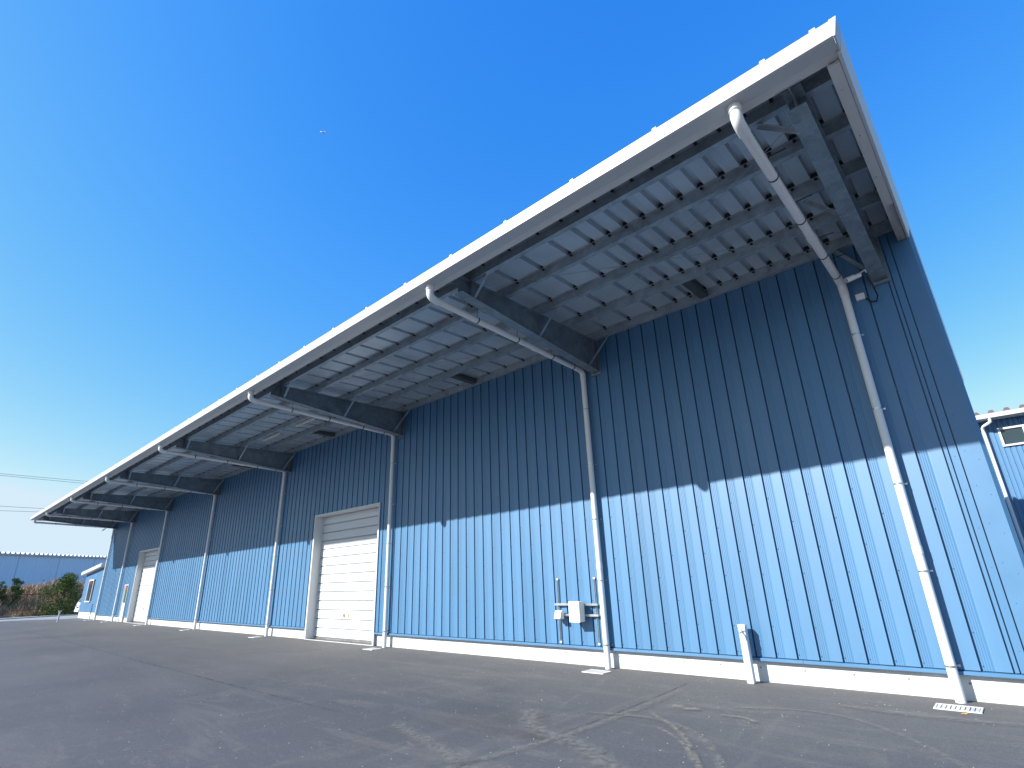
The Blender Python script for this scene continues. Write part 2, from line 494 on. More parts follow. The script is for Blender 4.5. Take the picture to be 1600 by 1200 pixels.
for p, wd, mk, z in DU:
    strip('tyre_dust_mark', p, wd, M[mk], z)

# ================================================================== main warehouse
W = thing('warehouse', (-22.8, 5.0, 0), 'long dark blue ribbed metal warehouse with deep white edged canopy and two white roller doors', 'warehouse')

def clip_profile(xa, xb, x0):
    """points of one panel (slot at its left edge x0) clipped to xa..xb"""
    pr = [(0, 0.045), (0.0005, 0.045), (0.0195, 0.045), (0.020, 0.003)]
    for g in ((0.042, 0.068, 0.094, 0.12) if x0 > -14 else ()):
        pr += [(g-0.004, 0.0035), (g, 0.0062), (g+0.004, 0.0035)]
    pr += [(0.135, 0.005), (0.150, 0.001), (0.2925, -0.011), (0.294, 0.045)]
    if xa <= x0 and xb >= x0+PITCH: return pr
    la, lb = xa-x0, xb-x0
    def yat(x):
        for (p, q) in zip(pr, pr[1:]):
            if p[0] <= x <= q[0]: return p[1]+(q[1]-p[1])*(x-p[0])/max(1e-9, q[0]-p[0])
        return pr[-1][1]
    out = []
    if la > 0: out.append((la, yat(la)))
    out += [p for p in pr if la <= p[0] <= lb]
    if lb < PITCH: out.append((lb, yat(lb)))
    return out
cache = {}
def wall_panel(x0, xa, xb, z0, z1, parent, matl):
    full = xa <= x0+1e-6 and xb >= x0+PITCH-1e-6
    key = (x0 > -14, round(z0, 3), round(z1, 3), matl.name)
    if full and key in cache:
        me = cache[key]
    else:
        pr = clip_profile(xa, xb, x0)
        mb = MB(); mb.extr(pr, 'z', z0, z1)
        me = mb.mesh('wall_panel', matl)
        if full: cache[key] = me
    o = link('wall_panel', me, parent)
    o.matrix_parent_inverse = parent_inv(parent)
    o.location = (x0, 0, 0)
    return o
WT = 6.50
k = 0
x0 = -1.34 + PITCH*2
while x0 + PITCH > XL:
    xa, xb = max(x0, XL), x0+PITCH
    segs = [(xa, xb, PB, WT)]
    for (d0, d1, dz) in DOORS+[MAN]:
        ns = []
        for (a, b, z0, z1) in segs:
            if b <= d0 or a >= d1 or z0 > PB: ns.append((a, b, z0, z1)); continue
            if a < d0: ns.append((a, d0, z0, z1))
            if b > d1: ns.append((d1, b, z0, z1))
            ns.append((max(a, d0), min(b, d1), dz, z1))
        segs = ns
    for (a, b, z0, z1) in segs:
        if b-a > 0.01: wall_panel(x0, a, b, z0, z1, W, M['blue'])
    x0 -= PITCH
# narrow corner pieces and the folded corner flashing
wp = MB(); wp.extr([(-0.4565, 0.034), (-0.442, 0.034), (-0.4415, -0.006), (-0.403, -0.006), (-0.4025, 0.034)], 'z', PB, WT)
wp.extr([(-0.4025, 0.034), (-0.389, 0.034), (-0.3885, -0.008), (-0.306, -0.008), (-0.3055, 0.034)], 'z', PB, WT)
wp.build('wall_panel', M['blue'], W)
cf = MB()
cf.extr([(-0.3055, 0.034), (-0.292, 0.034), (-0.2915, -0.012), (-0.055, -0.012), (-0.012, 0.03), (-0.012, 0.30), (-0.03, 0.30)], 'z', PB, WT)
cf.build('corner_flashing', M['bluetrim'], W)
cf = MB()
cf.extr([(XL-0.06, 0.3), (XL-0.06, 0.0), (XL-0.03, -0.03), (XL+0.12, -0.03), (XL+0.12, 0.03)], 'z', PB, WT)
cf.build('corner_flashing', M['bluetrim'], W)
# dark joints line between panel bottoms and the sill flashing
def spans(extra=0.0):
    xs = [XL]
    cuts = sorted([(d[0], d[1]) for d in DOORS+[MAN]])
    out = []; a = XL
    for c in cuts:
        out.append((a, c[0])); a = c[1]
    out.append((a, -0.012))
    return out
for (a, b) in spans():
    # sill flashing in lengths of about 3 m
    n = max(1, round((b-a)/3.0)); L = (b-a)/n
    for i in range(n):
        q = MB(); x, y = a+i*L, a+(i+1)*L-0.004
        q.extr([(0.05, PB-0.004), (-0.028, PB-0.014), (-0.034, PB-0.020), (-0.034, PB-0.052), (-0.022, PB-0.060), (0.05, PB-0.060)], 'x', x, y, close=True)
        q.build('sill_flashing', M['bluetrim'], W)
    m_ = max(1, round((b-a)/4.5)); L = (b-a)/m_
    for i in range(m_):
        q = MB(); x, y = a+i*L, a+(i+1)*L-0.006
        q.box(x, y, 0.055, 0.35, -0.2, 0.30)
        q.build('plinth', M['concrete'], W)
# filled form-tie holes on the plinth face
ft = MB()
x = -0.9
while x > XL+0.5:
    if not any(d[0]-0.05 < x < d[1]+0.05 for d in DOORS+[MAN]):
        ft.tube([(x, 0.056, 0.19), (x, 0.050, 0.19)], 0.014, 8)
    x -= 0.62
ft.build('form_tie_plug', M['kerb'], W, kind='stuff')
# screws
sw = MB()
x0 = -1.34+PITCH*2
def screw(mb, x, y, z, r=0.0075, d=0.006):
    b = len(mb.v); n = 6
    for j in range(n):
        a = 2*math.pi*j/n; mb.v.append((x+r*math.cos(a), y, z+r*math.sin(a)))
    mb.v.append((x, y-d, z))
    for j in range(n): mb.f.append((b+j, b+n, b+(j+1) % n)); mb.sm.append(False)
while x0 > -22:
    for i, z in enumerate((0.40, 0.77, 1.14, 1.51, 1.87, 2.26, 2.64, 3.02, 3.40, 3.79, 4.17, 4.55, 4.93, 5.3)):
        if (i+int(round(x0/PITCH))) % 2 and i: continue
        if any(d[0] < x0+0.03 < d[1] and z < d[2]+0.05 for d in DOORS): continue
        screw(sw, x0+0.03, -0.005, z)
    x0 -= PITCH
for z in (0.58, 1.05, 1.51, 1.98, 2.45, 2.9, 3.4, 3.9, 4.4, 4.9, 5.4):
    screw(sw, -0.345, -0.008, z); screw(sw, -0.23, -0.012, z+0.05); screw(sw, -0.12, -0.012, z-0.08)
sw.build('panel_screw', M['bluetrim'], W, kind='stuff')
# gable walls and rear wall, ribbed
def ribbed(mb, axis, a0, a1, c, out, z0, z1, pitch=0.2945, top=None):
    a = a0
    while a < a1-1e-6:
        b = min(a+pitch, a1)
        pr = [(a, c+out*0.0), (a+0.015, c+out*0.0), (a+0.016, c+out*0.036), (b-0.001, c+out*0.036), (b, c)]
        if axis == 'x': mb.extr([(p[0], p[1]) for p in pr], 'z', z0, z1)
        else: mb.extr([(p[1], p[0]) for p in pr], 'z', z0, z1)
        a = b
g = MB(); ribbed(g, 'y', 0.3, YB, -0.066, 1, PB, 6.5); g.build('gable_wall', M['blue'], W)
g = MB(); ribbed(g, 'y', 0.3, YB, XL+0.0, -1, PB, 6.5); g.build('gable_wall', M['blue'], W)
g = MB(); ribbed(g, 'x', XL, -0.066, YB, 1, PB, 6.6); g.build('rear_wall', M['blue'], W)
g = MB(); g.box(XL, -0.07, YB-0.3, YB-0.01, -0.2, PB); g.box(-0.35, -0.03, 0.35, YB-0.3, -0.2, PB-0.004); g.box(XL, XL+0.3, 0.35, YB-0.3, -0.2, PB-0.004)
g.build('plinth', M['concrete'], W)

# ---- roof sheets (folded plates): valley pans sit on the purlins, hollow crests between them
RY0, RY1 = -4.20, YB+0.35
def roof_profile(half):
    P = 2*PITCH
    c = P/2
    pr = [(0, 0), (c-0.088, 0), (c-0.036, 0.088), (c+0.036, 0.088), (c+0.088, 0), (P, 0)]
    return pr
TH = 0.008
def roof_sheet_mesh(wd, crest):
    c = wd/2
    if crest: pr = [(0, 0), (c-0.052, 0), (c-0.034, 0.080), (c+0.034, 0.080), (c+0.052, 0), (wd, 0)]
    else: pr = [(0.001, 0), (wd-0.001, 0)]
    up = [(x, z+TH) for x, z in reversed(pr)]
    mb = MB(); mb.extr([(x, z+ZT) for x, z in pr+up], 'y', RY0, RY1, close=True, slope=SL)
    # the closing cap on such a concave outline is fine: it is a thin band
    return mb.mesh('roof_sheet', M['sheet'])
# crest centres at -4.89 + k*0.589 ; right of -3.7 also half way between
me_full = roof_sheet_mesh(2*PITCH, True); me_half = roof_sheet_mesh(PITCH, True)
def put(me, x):
    o = link('roof_sheet', me, W); o.matrix_parent_inverse = parent_inv(W); o.location = (x, 0, 0)
crests = []
xc = -3.995                                    # boundary: half sheets to the right of this
x = -3.71-PITCH/2
while x + PITCH < -0.02:
    put(me_half, x); crests.append(x+PITCH/2); x += PITCH
e = MB(); e.box(x, -0.03, RY0, RY1, ZT, ZT+TH)
e = MB(); e.extr([(x, ZT), (-0.03, ZT), (-0.03, ZT+TH), (x, ZT+TH)], 'y', RY0, RY1, close=True, slope=SL); e.build('roof_sheet', M['sheet'], W)
x = -3.71-PITCH/2-2*PITCH
while x > RX+0.05:
    put(me_full, x); crests.append(x+PITCH); x -= 2*PITCH
e = MB(); e.extr([(RX+0.03, ZT), (x+2*PITCH, ZT), (x+2*PITCH, ZT+TH), (RX+0.03, ZT+TH)], 'y', RY0, RY1, close=True, slope=SL); e.build('roof_sheet', M['sheet'], W)

# ---- purlins (Z/C sections along the building)
PY = [-3.74, -2.90, -1.95, -1.02, -0.09]
for i, py in enumerate(PY):
    zt = ZT+SL*py-0.002; zb = zt-0.148
    xs = [-0.19]+[b for b in BEAMS[1:-1]]+[RX+0.19]
    for a, b in zip(xs[1:], xs[:-1]):
        q = MB()
        # C section, open away from the camera; lip at the bottom
        q.box(a+0.003, b-0.003, py-0.0015, py+0.0015, zb+0.003, zt-0.003)
        q.box(a+0.003, b-0.003, py-0.0015, py+0.085, zb, zb+0.003)
        q.box(a+0.003, b-0.003, py-0.062, py+0.0015, zt-0.003, zt)
        q.box(a+0.003, b-0.003, py+0.082, py+0.085, zb+0.003, zb+0.02)
        # pairs of bolts near the ends
        for xb in (a+0.12, a+0.30, b-0.12, b-0.30, (a+b)/2-0.08, (a+b)/2+0.08):
            q.tube([(xb, py-0.001, zb+0.045), (xb, py-0.016, zb+0.045)], 0.013, 6)
        q.build('purlin', M['galv'], W)
# small dark tight frames that fill each hollow crest above a purlin
tf = MB()
for c in crests:
    for py in PY:
        z = ZT+SL*py
        tf.hexa([(c-0.045, py-0.045, z), (c+0.045, py-0.045, z), (c+0.045, py+0.03, z), (c-0.045, py+0.03, z),
                 (c-0.03, py-0.045, z+0.075), (c+0.03, py-0.045, z+0.075), (c+0.03, py+0.03, z+0.075), (c-0.03, py+0.03, z+0.075)])
        tf.box(c-0.018, c+0.018, py-0.05, py-0.004, z-0.022, z-0.004)
tf.build('tight_frame', M['clip'], W, kind='stuff')
mat_bridge = mat('weathered_steel', (0.10, 0.115, 0.125), 0.5, 0.3, 0.2, 5)
# purlin bridging plates in the bay next to the wall
for bx in (-3.17, -9.42, -16.5, -23.3, -30.3, -37.2):
    q = MB(); q.box(bx-0.075, bx+0.075, -0.93, -0.10, ZT-0.135, ZT-0.128); q.box(bx-0.075, bx-0.07, -0.93, -0.10, ZT-0.128, ZT-0.02)
    q.box(bx+0.07, bx+0.075, -0.93, -0.10, ZT-0.128, ZT-0.02)
    q.build('bridging_plate', mat_bridge, W)
# crossed tie rods
for i in range(len(BEAMS)-1):
    a, b = BEAMS[i+1], BEAMS[i]; z = ZT-0.17
    mid = (a+b)/2
    for (xa, ya, xb, yb) in ((a, -3.5, b, -0.5), (a, -0.5, b, -3.5)):
        q = MB(); zz = z-0.012 if ya < -2 else z-0.030
        q.tube([(xa, ya, zz-0.02), ((xa+xb)/2, (ya+yb)/2, zz-0.035), (xb, yb, zz-0.02)], 0.0045, 6)
        q.build('tie_rod', M['galv'], W)

# ---- tapered cantilever beams
def beam(bx, side):
    y0, y1 = -3.95, -0.012
    zb0, zb1 = 6.035, 5.655                    # bottom at the tip / at the wall
    zt0, zt1 = ZT+SL*y0-0.153, ZT+SL*y1-0.153
    hw = 0.095
    q = MB()
    def slab(x0, x1, a0, a1, b0, b1):          # bottom z at tip/wall (a), top z at tip/wall (b)
        q.hexa([(x0, y0, a0), (x1, y0, a0), (x1, y1, a1), (x0, y1, a1), (x0, y0, b0), (x1, y0, b0), (x1, y1, b1), (x0, y1, b1)])
    slab(bx-hw, bx+hw, zb0, zb1, zb0+0.011, zb1+0.011)
    slab(bx-0.005, bx+0.005, zb0+0.011, zb1+0.011, zt0-0.010, zt1-0.010)
    slab(bx-hw, bx+hw, zt0-0.010, zt1-0.010, zt0, zt1)
    o = q.build('canopy_beam', M['beam'], W)
    # stiffeners
    for y in (-3.72, -0.10):
        t = (y-y0)/(y1-y0); zb = zb0+(zb1-zb0)*t+0.012; zt = zt0+(zt1-zt0)*t-0.011
        MB().box(bx+0.006, bx+hw-0.01, y-0.005, y+0.005, zb, zt).build('stiffener', M['beam'], o)
        MB().box(bx-hw+0.01, bx-0.006, y-0.005, y+0.005, zb, zt).build('stiffener', M['beam'], o)
    p = MB()                                   # wall end plate
    p.box(bx-0.13, bx+0.13, y1+0.001, y1+0.014, zb1-0.06, zt1-0.002)
    p.box(bx-0.11, bx+0.11, y1-0.07, y1-0.0, zb1-0.075, zb1-0.062)
    p.build('end_plate', M['beam'], o)
    h = MB()                                   # hanger that meets the eave trim
    h.box(bx-0.13, bx+0.13, -4.13, -4.122, 6.17, 6.44)
    h.box(bx-0.005, bx+0.005, -4.121, -3.952, 6.17, 6.33)
    h.build('eave_hanger', M['beam'], o)
    for y, zz in ((-3.64, 0), (-1.95, 0), (-0.35, 0)):
        t = (y-y0)/(y1-y0); zb = zb0+(zb1-zb0)*t+0.005
        x1 = bx+side*0.43; xs = bx+side*0.05; zt = ZT+SL*y-0.15
        b = MB()
        yy = -0.06 if y > -1 else (y+0.09 if y > -3 else -3.68)
        a_ = Vector((xs, y, zb)); c_ = Vector((x1, yy, zt))
        d = (c_-a_).normalized(); n1 = Vector((0, 1, 0)); n2 = d.cross(n1).normalized(); n1 = n2.cross(d)
        for (u0, u1, v0, v1) in ((-0.024, 0.024, -0.002, 0.002), (0.020, 0.024, 0.002, 0.045)):
            b.hexa([a_+n1*u0+n2*v0, a_+n1*u1+n2*v0, a_+n1*u1+n2*v1, a_+n1*u0+n2*v1, c_+n1*u0+n2*v0, c_+n1*u1+n2*v0, c_+n1*u1+n2*v1, c_+n1*u0+n2*v1])
        b.build('fly_brace', M['galv'], o)
for i, bx in enumerate(BEAMS):
    beam(bx, -1 if i == 0 else 1)

# ---- eave: box gutter, inner trim, dark recess
seg = [-0.062, -3.55, -7.2, -10.9, -14.5, -18.2, -21.8, -25.5, -29.1, -32.8, -36.4, -40.1, -43.1, RX+0.02]
for b, a in zip(seg[:-1], seg[1:]):
    q = MB()
    q.extr([(-4.262, 6.150), (-4.275, 6.133), (-4.44, 6.128), (-4.458, 6.137), (-4.468, 6.305), (-4.458, 6.318), (-4.44, 6.318), (-4.44, 6.300),
            (-4.450, 6.296), (-4.445, 6.146), (-4.28, 6.146), (-4.27, 6.30), (-4.262, 6.30)], 'x', a+0.0015, b-0.0015, close=True)
    q.build('gutter', M['gutter'], W)
for b, a in zip(seg[:-1], seg[1:]):
    q = MB()
    q.extr([(-4.245, 6.235), (-4.240, 6.182), (-4.232, 6.174), (-4.115, 6.170), (-4.110, 6.176), (-4.110, 6.200), (-4.118, 6.200), (-4.12, 6.182), (-4.228, 6.185), (-4.235, 6.235)], 'x', a+0.0015, b-0.0015, close=True)
    q.build('eave_trim', M['eave'], W)
q = MB(); q.box(RX+0.1, -0.1, -4.255, -4.250, 6.18, 6.50)
q.box(RX+0.1, -0.1, -4.25, -3.93, 6.448, 6.452)
q.build('eave_backing', M['dark'], W)
# little white blocks (roof anchors) above the gutter lip
x = -0.06
an = [-0.20, -0.66]
x = -1.86
while x > RX+0.3: an.append(x); x -= 4*PITCH
for x in an:
    q = MB(); q.hexa([(x-0.035, -4.43, 6.302), (x+0.035, -4.43, 6.302), (x+0.035, -4.30, 6.302), (x-0.035, -4.30, 6.302),
                      (x-0.025, -4.42, 6.385), (x+0.025, -4.42, 6.385), (x+0.025, -4.30, 6.41), (x-0.025, -4.30, 6.41)])
    q.build('eave_anchor', M['white'], W)
# ---- verge trims
def verge(s, xo, ya, yb, nm='verge_trim'):
    X = lambda v: xo+s*v
    z = 6.185
    if ya < 0:
        q = MB(); q.extr([(X(-0.19), z), (X(-0.085), z-0.004), (X(-0.085), z+0.03), (X(-0.17), z+0.03), (X(-0.17), z+0.33), (X(-0.19), z+0.33)], 'y', ya+0.13, -0.012, close=True, slope=SL)
        q.build('verge_soffit', M['eave'], W)
    q = MB(); q.extr([(X(-0.078), z+0.03), (X(-0.078), z-0.004), (X(-0.060), z-0.012), (X(-0.050), z-0.012), (X(-0.045), z-0.004), (X(0.0), z+0.22), (X(-0.01), z+0.235), (X(-0.06), z+0.235),
                      (X(-0.06), z+0.225), (X(-0.020), z+0.222), (X(-0.058), z+0.03)], 'y', ya, yb, close=True, slope=SL)
    q.build(nm, M['white'], W)
verge(1, 0.0, -4.255, -1.3); verge(1, 0.0, -1.297, 2.4); verge(1, 0.0, 2.403, 6.2); verge(1, 0.0, 6.203, YB+0.35)
verge(-1, RX, -4.255, -1.3); verge(-1, RX, -1.297, 2.4); verge(-1, RX, 2.403, 6.2); verge(-1, RX, 6.203, YB+0.35)
for s_, xo in ((1, 0.0), (-1, RX)):
    q = MB(); X = lambda v: xo+s_*v
    q.hexa([(X(-0.062), -4.462, 6.124), (X(-0.048), -4.462, 6.124), (X(-0.048), -4.258, 6.124), (X(-0.062), -4.258, 6.124),
            (X(-0.062), -4.470, 6.319), (X(0.0), -4.470, 6.319), (X(0.0), -4.258, 6.322), (X(-0.062), -4.258, 6.322)])
    q.build('gutter_end', M['gutter'], W)
# screws on the verge soffit
q = MB()
for py in PY:
    q.tube([(-0.15, py, 6.185+SL*py), (-0.15, py, 6.178+SL*py)], 0.008, 6)
q.build('verge_screw', M['stain'], W, kind='stuff')

# ---- down pipes
for i, px in enumerate(PIPES):
    r = 0.056; wy = -0.10
    q = MB()
    path = [(px, -4.315, 6.128), (px, -4.315, 6.01), (px, -4.30, 5.965), (px, -4.265, 5.935), (px, -4.21, 5.92)]
    zb = 5.745
    path += [(px, -2.2, 5.835), (px, -0.20, zb+0.005), (px, wy-0.03, zb-0.015), (px, wy, zb-0.07), (px, wy, 0.0)]
    q.tube(path, r, 20)
    o = q.build('downpipe', M['pvc'], W)
    e = MB()
    e.tube([(px, -4.315, 6.130), (px, -4.315, 6.06), (px, -4.315, 6.055)], [r+0.012, r+0.012, r+0.002], 20)
    e.tube([(px, -4.315, 6.02), (px, -4.312, 5.995), (px, -4.298, 5.955), (px, -4.262, 5.926), (px, -4.20, 5.912), (px, -4.12, 5.908)], r+0.006, 20)
    e.build('elbow', M['pvc'], o)
    e = MB()
    e.tube([(px, -0.36, zb+0.02), (px, -0.21, zb+0.008), (px, wy-0.035, zb-0.012), (px, wy, zb-0.07), (px, wy, zb-0.2)], r+0.006, 20)
    e.build('elbow', M['pvc'], o)
    c = MB()
    c.tube([(px, -1.75, 5.8155), (px, -1.62, 5.810)], r+0.007, 20)
    c.build('coupling', M['pvc'], o)
    c = MB(); c.tube([(px, wy, 1.80), (px, wy, 1.70)], r+0.004, 20); c.build('coupling', M['pvc'], o)
    zz = [0.39, 1.49, 2.62, 3.70, 4.88]
    for z in zz:
        k = MB(); k.tube([(px, wy, z+0.012), (px, wy, z-0.012)], r+0.003, 20)
        k.box(px-0.004, px+0.004, wy+r, -0.012, z-0.01, z+0.01); k.box(px-0.02, px+0.09, -0.013, -0.007, z-0.012, z+0.012)
        k.build('pipe_bracket', M['stain'], o)
    for y in (-3.25, -2.2, -1.15, -0.45):
        t = (y+4.21)/4.01; z = 5.92+(5.75-5.92)*t
        k = MB(); k.tube([(px, y-0.012, z), (px, y+0.012, z)], r+0.003, 20)
        k.tube([(px, y, z+r), (px, y, z+0.30)], 0.005, 6)
        k.tube([(px, y, z+0.30), (px+0.20, y, z+0.30)], 0.006, 6)
        k.build('pipe_hanger', M['clip'], o)

# ---- roller doors
def roller(x0, x1, zt, parent, hardware):
    d = 0.30
    f = MB()
    f.box(x0-0.0, x0+0.02, -0.03, d, 0.0, zt)                 # left reveal
    f.box(x1-0.02, x1, -0.03, d, 0.0, zt)
    f.box(x0+0.02, x1-0.02, -0.03, d, zt-0.02, zt)
    f.box(x0-0.05, x0-0.001, -0.036, -0.010, 0.0, zt+0.045)   # face trim
    f.box(x1+0.001, x1+0.05, -0.036, -0.010, 0.0, zt+0.045)
    f.box(x0-0.001, x1+0.001, -0.036, -0.010, zt+0.001, zt+0.045)
    o = f.build('roller_door', M['white'], parent)
    n = 14; h = (zt-0.07)/n
    me = None
    for i in range(n):
        z = 0.05+i*h
        s = MB()
        s.extr([(d+0.02, 0.0), (d+0.006, 0.006), (d-0.006, 0.022), (d-0.038, 0.028), (d-0.030, 0.09), (d-0.038, 0.15), (d-0.030, h-0.06), (d-0.036, h-0.02), (d-0.024, h-0.006), (d+0.01, h-0.003)],
               'x', x0+0.022, x1-0.022)
        for xx in (x0+0.0215, ):
            s.box(xx, xx+0.035, d-0.055, d-0.03, 0.05, h-0.05)
        me = me or s.mesh('slat', M['shutter'])
        sl = link('slat', me, o); sl.matrix_parent_inverse = parent_inv(o); sl.location = (0, 0, z)
    b = MB(); b.box(x0+0.021, x1-0.021, d-0.045, d+0.02, 0.004, 0.05); b.build('bottom_bar', M['stain'], o)
    b = MB(); b.box(x0+0.0, x1+0.0, -0.03, 0.0, -0.01, 0.012); b.build('threshold', M['concrete'], o)
    if hardware:
        xm = (x0+x1)/2-0.12
        b = MB(); b.box(xm-0.03, xm+0.03, d-0.065, d-0.04, 0.66, 0.76); b.tube([(xm, d-0.07, 0.71), (xm-0.09, d-0.09, 0.71)], 0.01, 8)
        b.build('lock_handle', M['stain'], o)
        b = MB(); b.box(xm+0.2, xm+0.25, d-0.045, d-0.038, 0.67, 0.74); b.build('sticker', M['orange'], o)
    k = MB(); k.box(x0, x1, d+0.02, d+0.05, 0, zt); k.build('door_backing', M['inside'], o)
roller(*DOORS[0], W, True)
roller(*DOORS[1], W, True)
# entrance door
x0, x1, zt = MAN
f = MB(); f.box(x0, x0+0.05, -0.04, 0.08, 0, zt); f.box(x1-0.05, x1, -0.04, 0.08, 0, zt); f.box(x0+0.05, x1-0.05, -0.04, 0.08, zt-0.05, zt)
ed = f.build('entrance_door', M['white'], W)
q = MB(); q.box(x0+0.051, x1-0.051, -0.005, 0.03, 0.02, 1.02); q.box(x0+0.051, x0+0.13, -0.005, 0.03, 1.021, zt-0.051); q.box(x1-0.13, x1-0.051, -0.005, 0.03, 1.021, zt-0.051)
q.build('door_leaf', M['vanwhite'], ed)
q = MB(); q.box(x0+0.131, x1-0.131, 0.01, 0.016, 1.02, zt-0.052); q.build('door_glass', M['greenglass'], ed)
q = MB(); q.v = [(x0+0.15, 0.005, 1.90), (x0+0.36, 0.005, 1.90), (x0+0.255, 0.005, 1.73)]; q.f = [(0, 2, 1)]; q.sm = [False]
q.v += [(v[0], 0.009, v[2]) for v in q.v]; q.f += [(3, 4, 5), (0, 1, 4, 3), (1, 2, 5, 4), (2, 0, 3, 5)]; q.sm += [False]*4
q.build('access_triangle', M['red'], ed)
q = MB(); q.tube([(x1-0.09, -0.005, 0.95), (x1-0.09, -0.05, 0.95), (x1-0.2, -0.055, 0.95)], 0.012, 8); q.build('handle', M['stain'], ed)
# step in front of the entrance door
# ================================================================== annex
A = thing('lean_to_annex', (-48.3, 3, 0), 'small pale blue lean-to with white sloping roof edge and narrow window at the far end', 'annex')
ax0, ax1 = -50.9, XL-0.08
WX0, WX1, WZ0, WZ1 = -49.35, -47.95, 1.12, 2.52
def ax_top(x): return 2.92+(x-ax0)*0.075
x = ax0
while x < ax1-0.01:
    b = min(x+PITCH, ax1)
    if b > WX0 and x < WX1: segs = [(0.42, WZ0), (WZ1, ax_top(x))]
    else: segs = [(0.42, ax_top(x))]
    for z0, z1 in segs:
        q = MB(); q.extr([(x, 0.02), (x+0.012, 0.02), (x+0.013, -0.005), (b-0.001, -0.005), (b, 0.02)], 'z', z0, z1); q.build('wall_panel', M['blue'], A)
    x = b
q = MB(); q.box(ax0, ax1, 0.03, 0.25, -0.2, 0.42); q.box(ax0, ax0+0.2, 0.25, 6, -0.2, 0.42); q.build('plinth', M['concrete'], A)
q = MB(); ribbed(q, 'y', 0.02, 6, ax0+0.03, -1, 0.42, 2.95); q.build('end_wall', M['blue'], A)
q = MB()
q.hexa([(ax0-0.35, -0.28, 2.86), (ax1, -0.28, 3.27), (ax1, 6.2, 3.27), (ax0-0.35, 6.2, 2.86), (ax0-0.35, -0.28, 3.10), (ax1, -0.28, 3.51), (ax1, 6.2, 3.51), (ax0-0.35, 6.2, 3.10)])
q.build('roof_edge', M['white'], A, bevel=0.03)
fr = MB(); fr.box(WX0, WX0+0.09, -0.05, 0.05, WZ0, WZ1); fr.box(WX1-0.09, WX1, -0.05, 0.05, WZ0, WZ1); fr.box(WX0+0.09, WX1-0.09, -0.05, 0.05, WZ1-0.09, WZ1); fr.box(WX0-0.04, WX1+0.04, -0.07, 0.05, WZ0-0.08, WZ0)
win = fr.build('window', M['white'], A)
MB().box(WX0+0.09, WX1-0.09, 0.031, 0.04, WZ0, WZ1-0.09).build('pane', M['glass'], win)
q = MB(); q.v = [(WX0+0.12, 0.025, 2.38), (WX0+0.36, 0.025, 2.38), (WX0+0.24, 0.025, 2.17)]; q.f = [(0, 2, 1)]; q.sm = [False]
q.v += [(v[0], 0.029, v[2]) for v in q.v]; q.f += [(3, 4, 5), (0, 1, 4, 3), (1, 2, 5, 4), (2, 0, 3, 5)]; q.sm += [False]*4
q.build('access_triangle', M['red'], win)
q = MB(); q.tube([(-46.9, -0.04, 0.0), (-46.9, -0.04, 0.9), (-46.9, 0.02, 0.95)], 0.02, 8); q.build('conduit', M['dark'], A)

# ================================================================== neighbour building on the right
N = thing('neighbouring_building', (5, 17, 0), 'dark blue corrugated neighbour building with white eave and window, right behind the corner', 'building')
NY = 15.3; nx0, nx1, nzt = -6.0, 14.0, 6.12
NW = [(0.40, 1.75), (3.2, 4.7), (6.5, 8.0)]; nz0, nz1 = 5.18, 5.82
q = MB(); a = nx0; pitch = 0.146
mbs = {}
def corr(mb, a0, a1, z0, z1):
    a = a0
    while a < a1-1e-6:
        b = min(a+pitch, a1)
        mb.extr([(a, NY), (a+0.02, NY+0.018), (a+0.04, NY+0.018), (a+0.055, NY), (b, NY)], 'z', z0, z1); a = b
# cladding in panels about 0.88 m wide
a = nx0
while a < nx1-1e-6:
    b = min(a+pitch*6, nx1); mb = MB()
    cuts = [(max(a, c), min(b, d)) for c, d in NW if max(a, c) < min(b, d)]
    if not cuts: corr(mb, a, b, 0.3, nzt)
    else:
        c, d = cuts[0]
        if a < c: corr(mb, a, c, 0.3, nzt)
        if d < b: corr(mb, d, b, 0.3, nzt)
        corr(mb, c, d, 0.3, nz0); corr(mb, c, d, nz1, nzt)
    mb.build('wall_panel', M['blue'], N); a = b
q = MB(); ns = MB()
x = nx0+0.1
while x < 3:
    for z in (5.0, 4.6, 4.2, 3.8, 3.4, 2.7, 2.0):
        screw(ns, x, NY-0.001, z, 0.012, 0.01)
    x += pitch*2
ns.build('panel_screw', M['bluetrim'], N, kind='stuff')
MB().box(nx0, nx1, NY+0.02, NY+0.3, -0.2, 0.3).build('plinth', M['concrete'], N)
MB().box(nx0, nx1, NY+0.3, NY+14, 0, 6.3).build('building_core', M['blue'], N)
q = MB(); q.extr([(NY-0.52, 6.28), (NY-0.50, 6.14), (NY-0.38, 6.13), (NY-0.36, 6.28)], 'x', nx0-0.2, nx1+0.2, close=True); q.build('gutter', M['white'], N)
MB().box(nx0-0.2, nx1+0.2, NY-0.36, NY+0.0, 6.122, 6.16).build('eave_soffit', M['eave'], N)
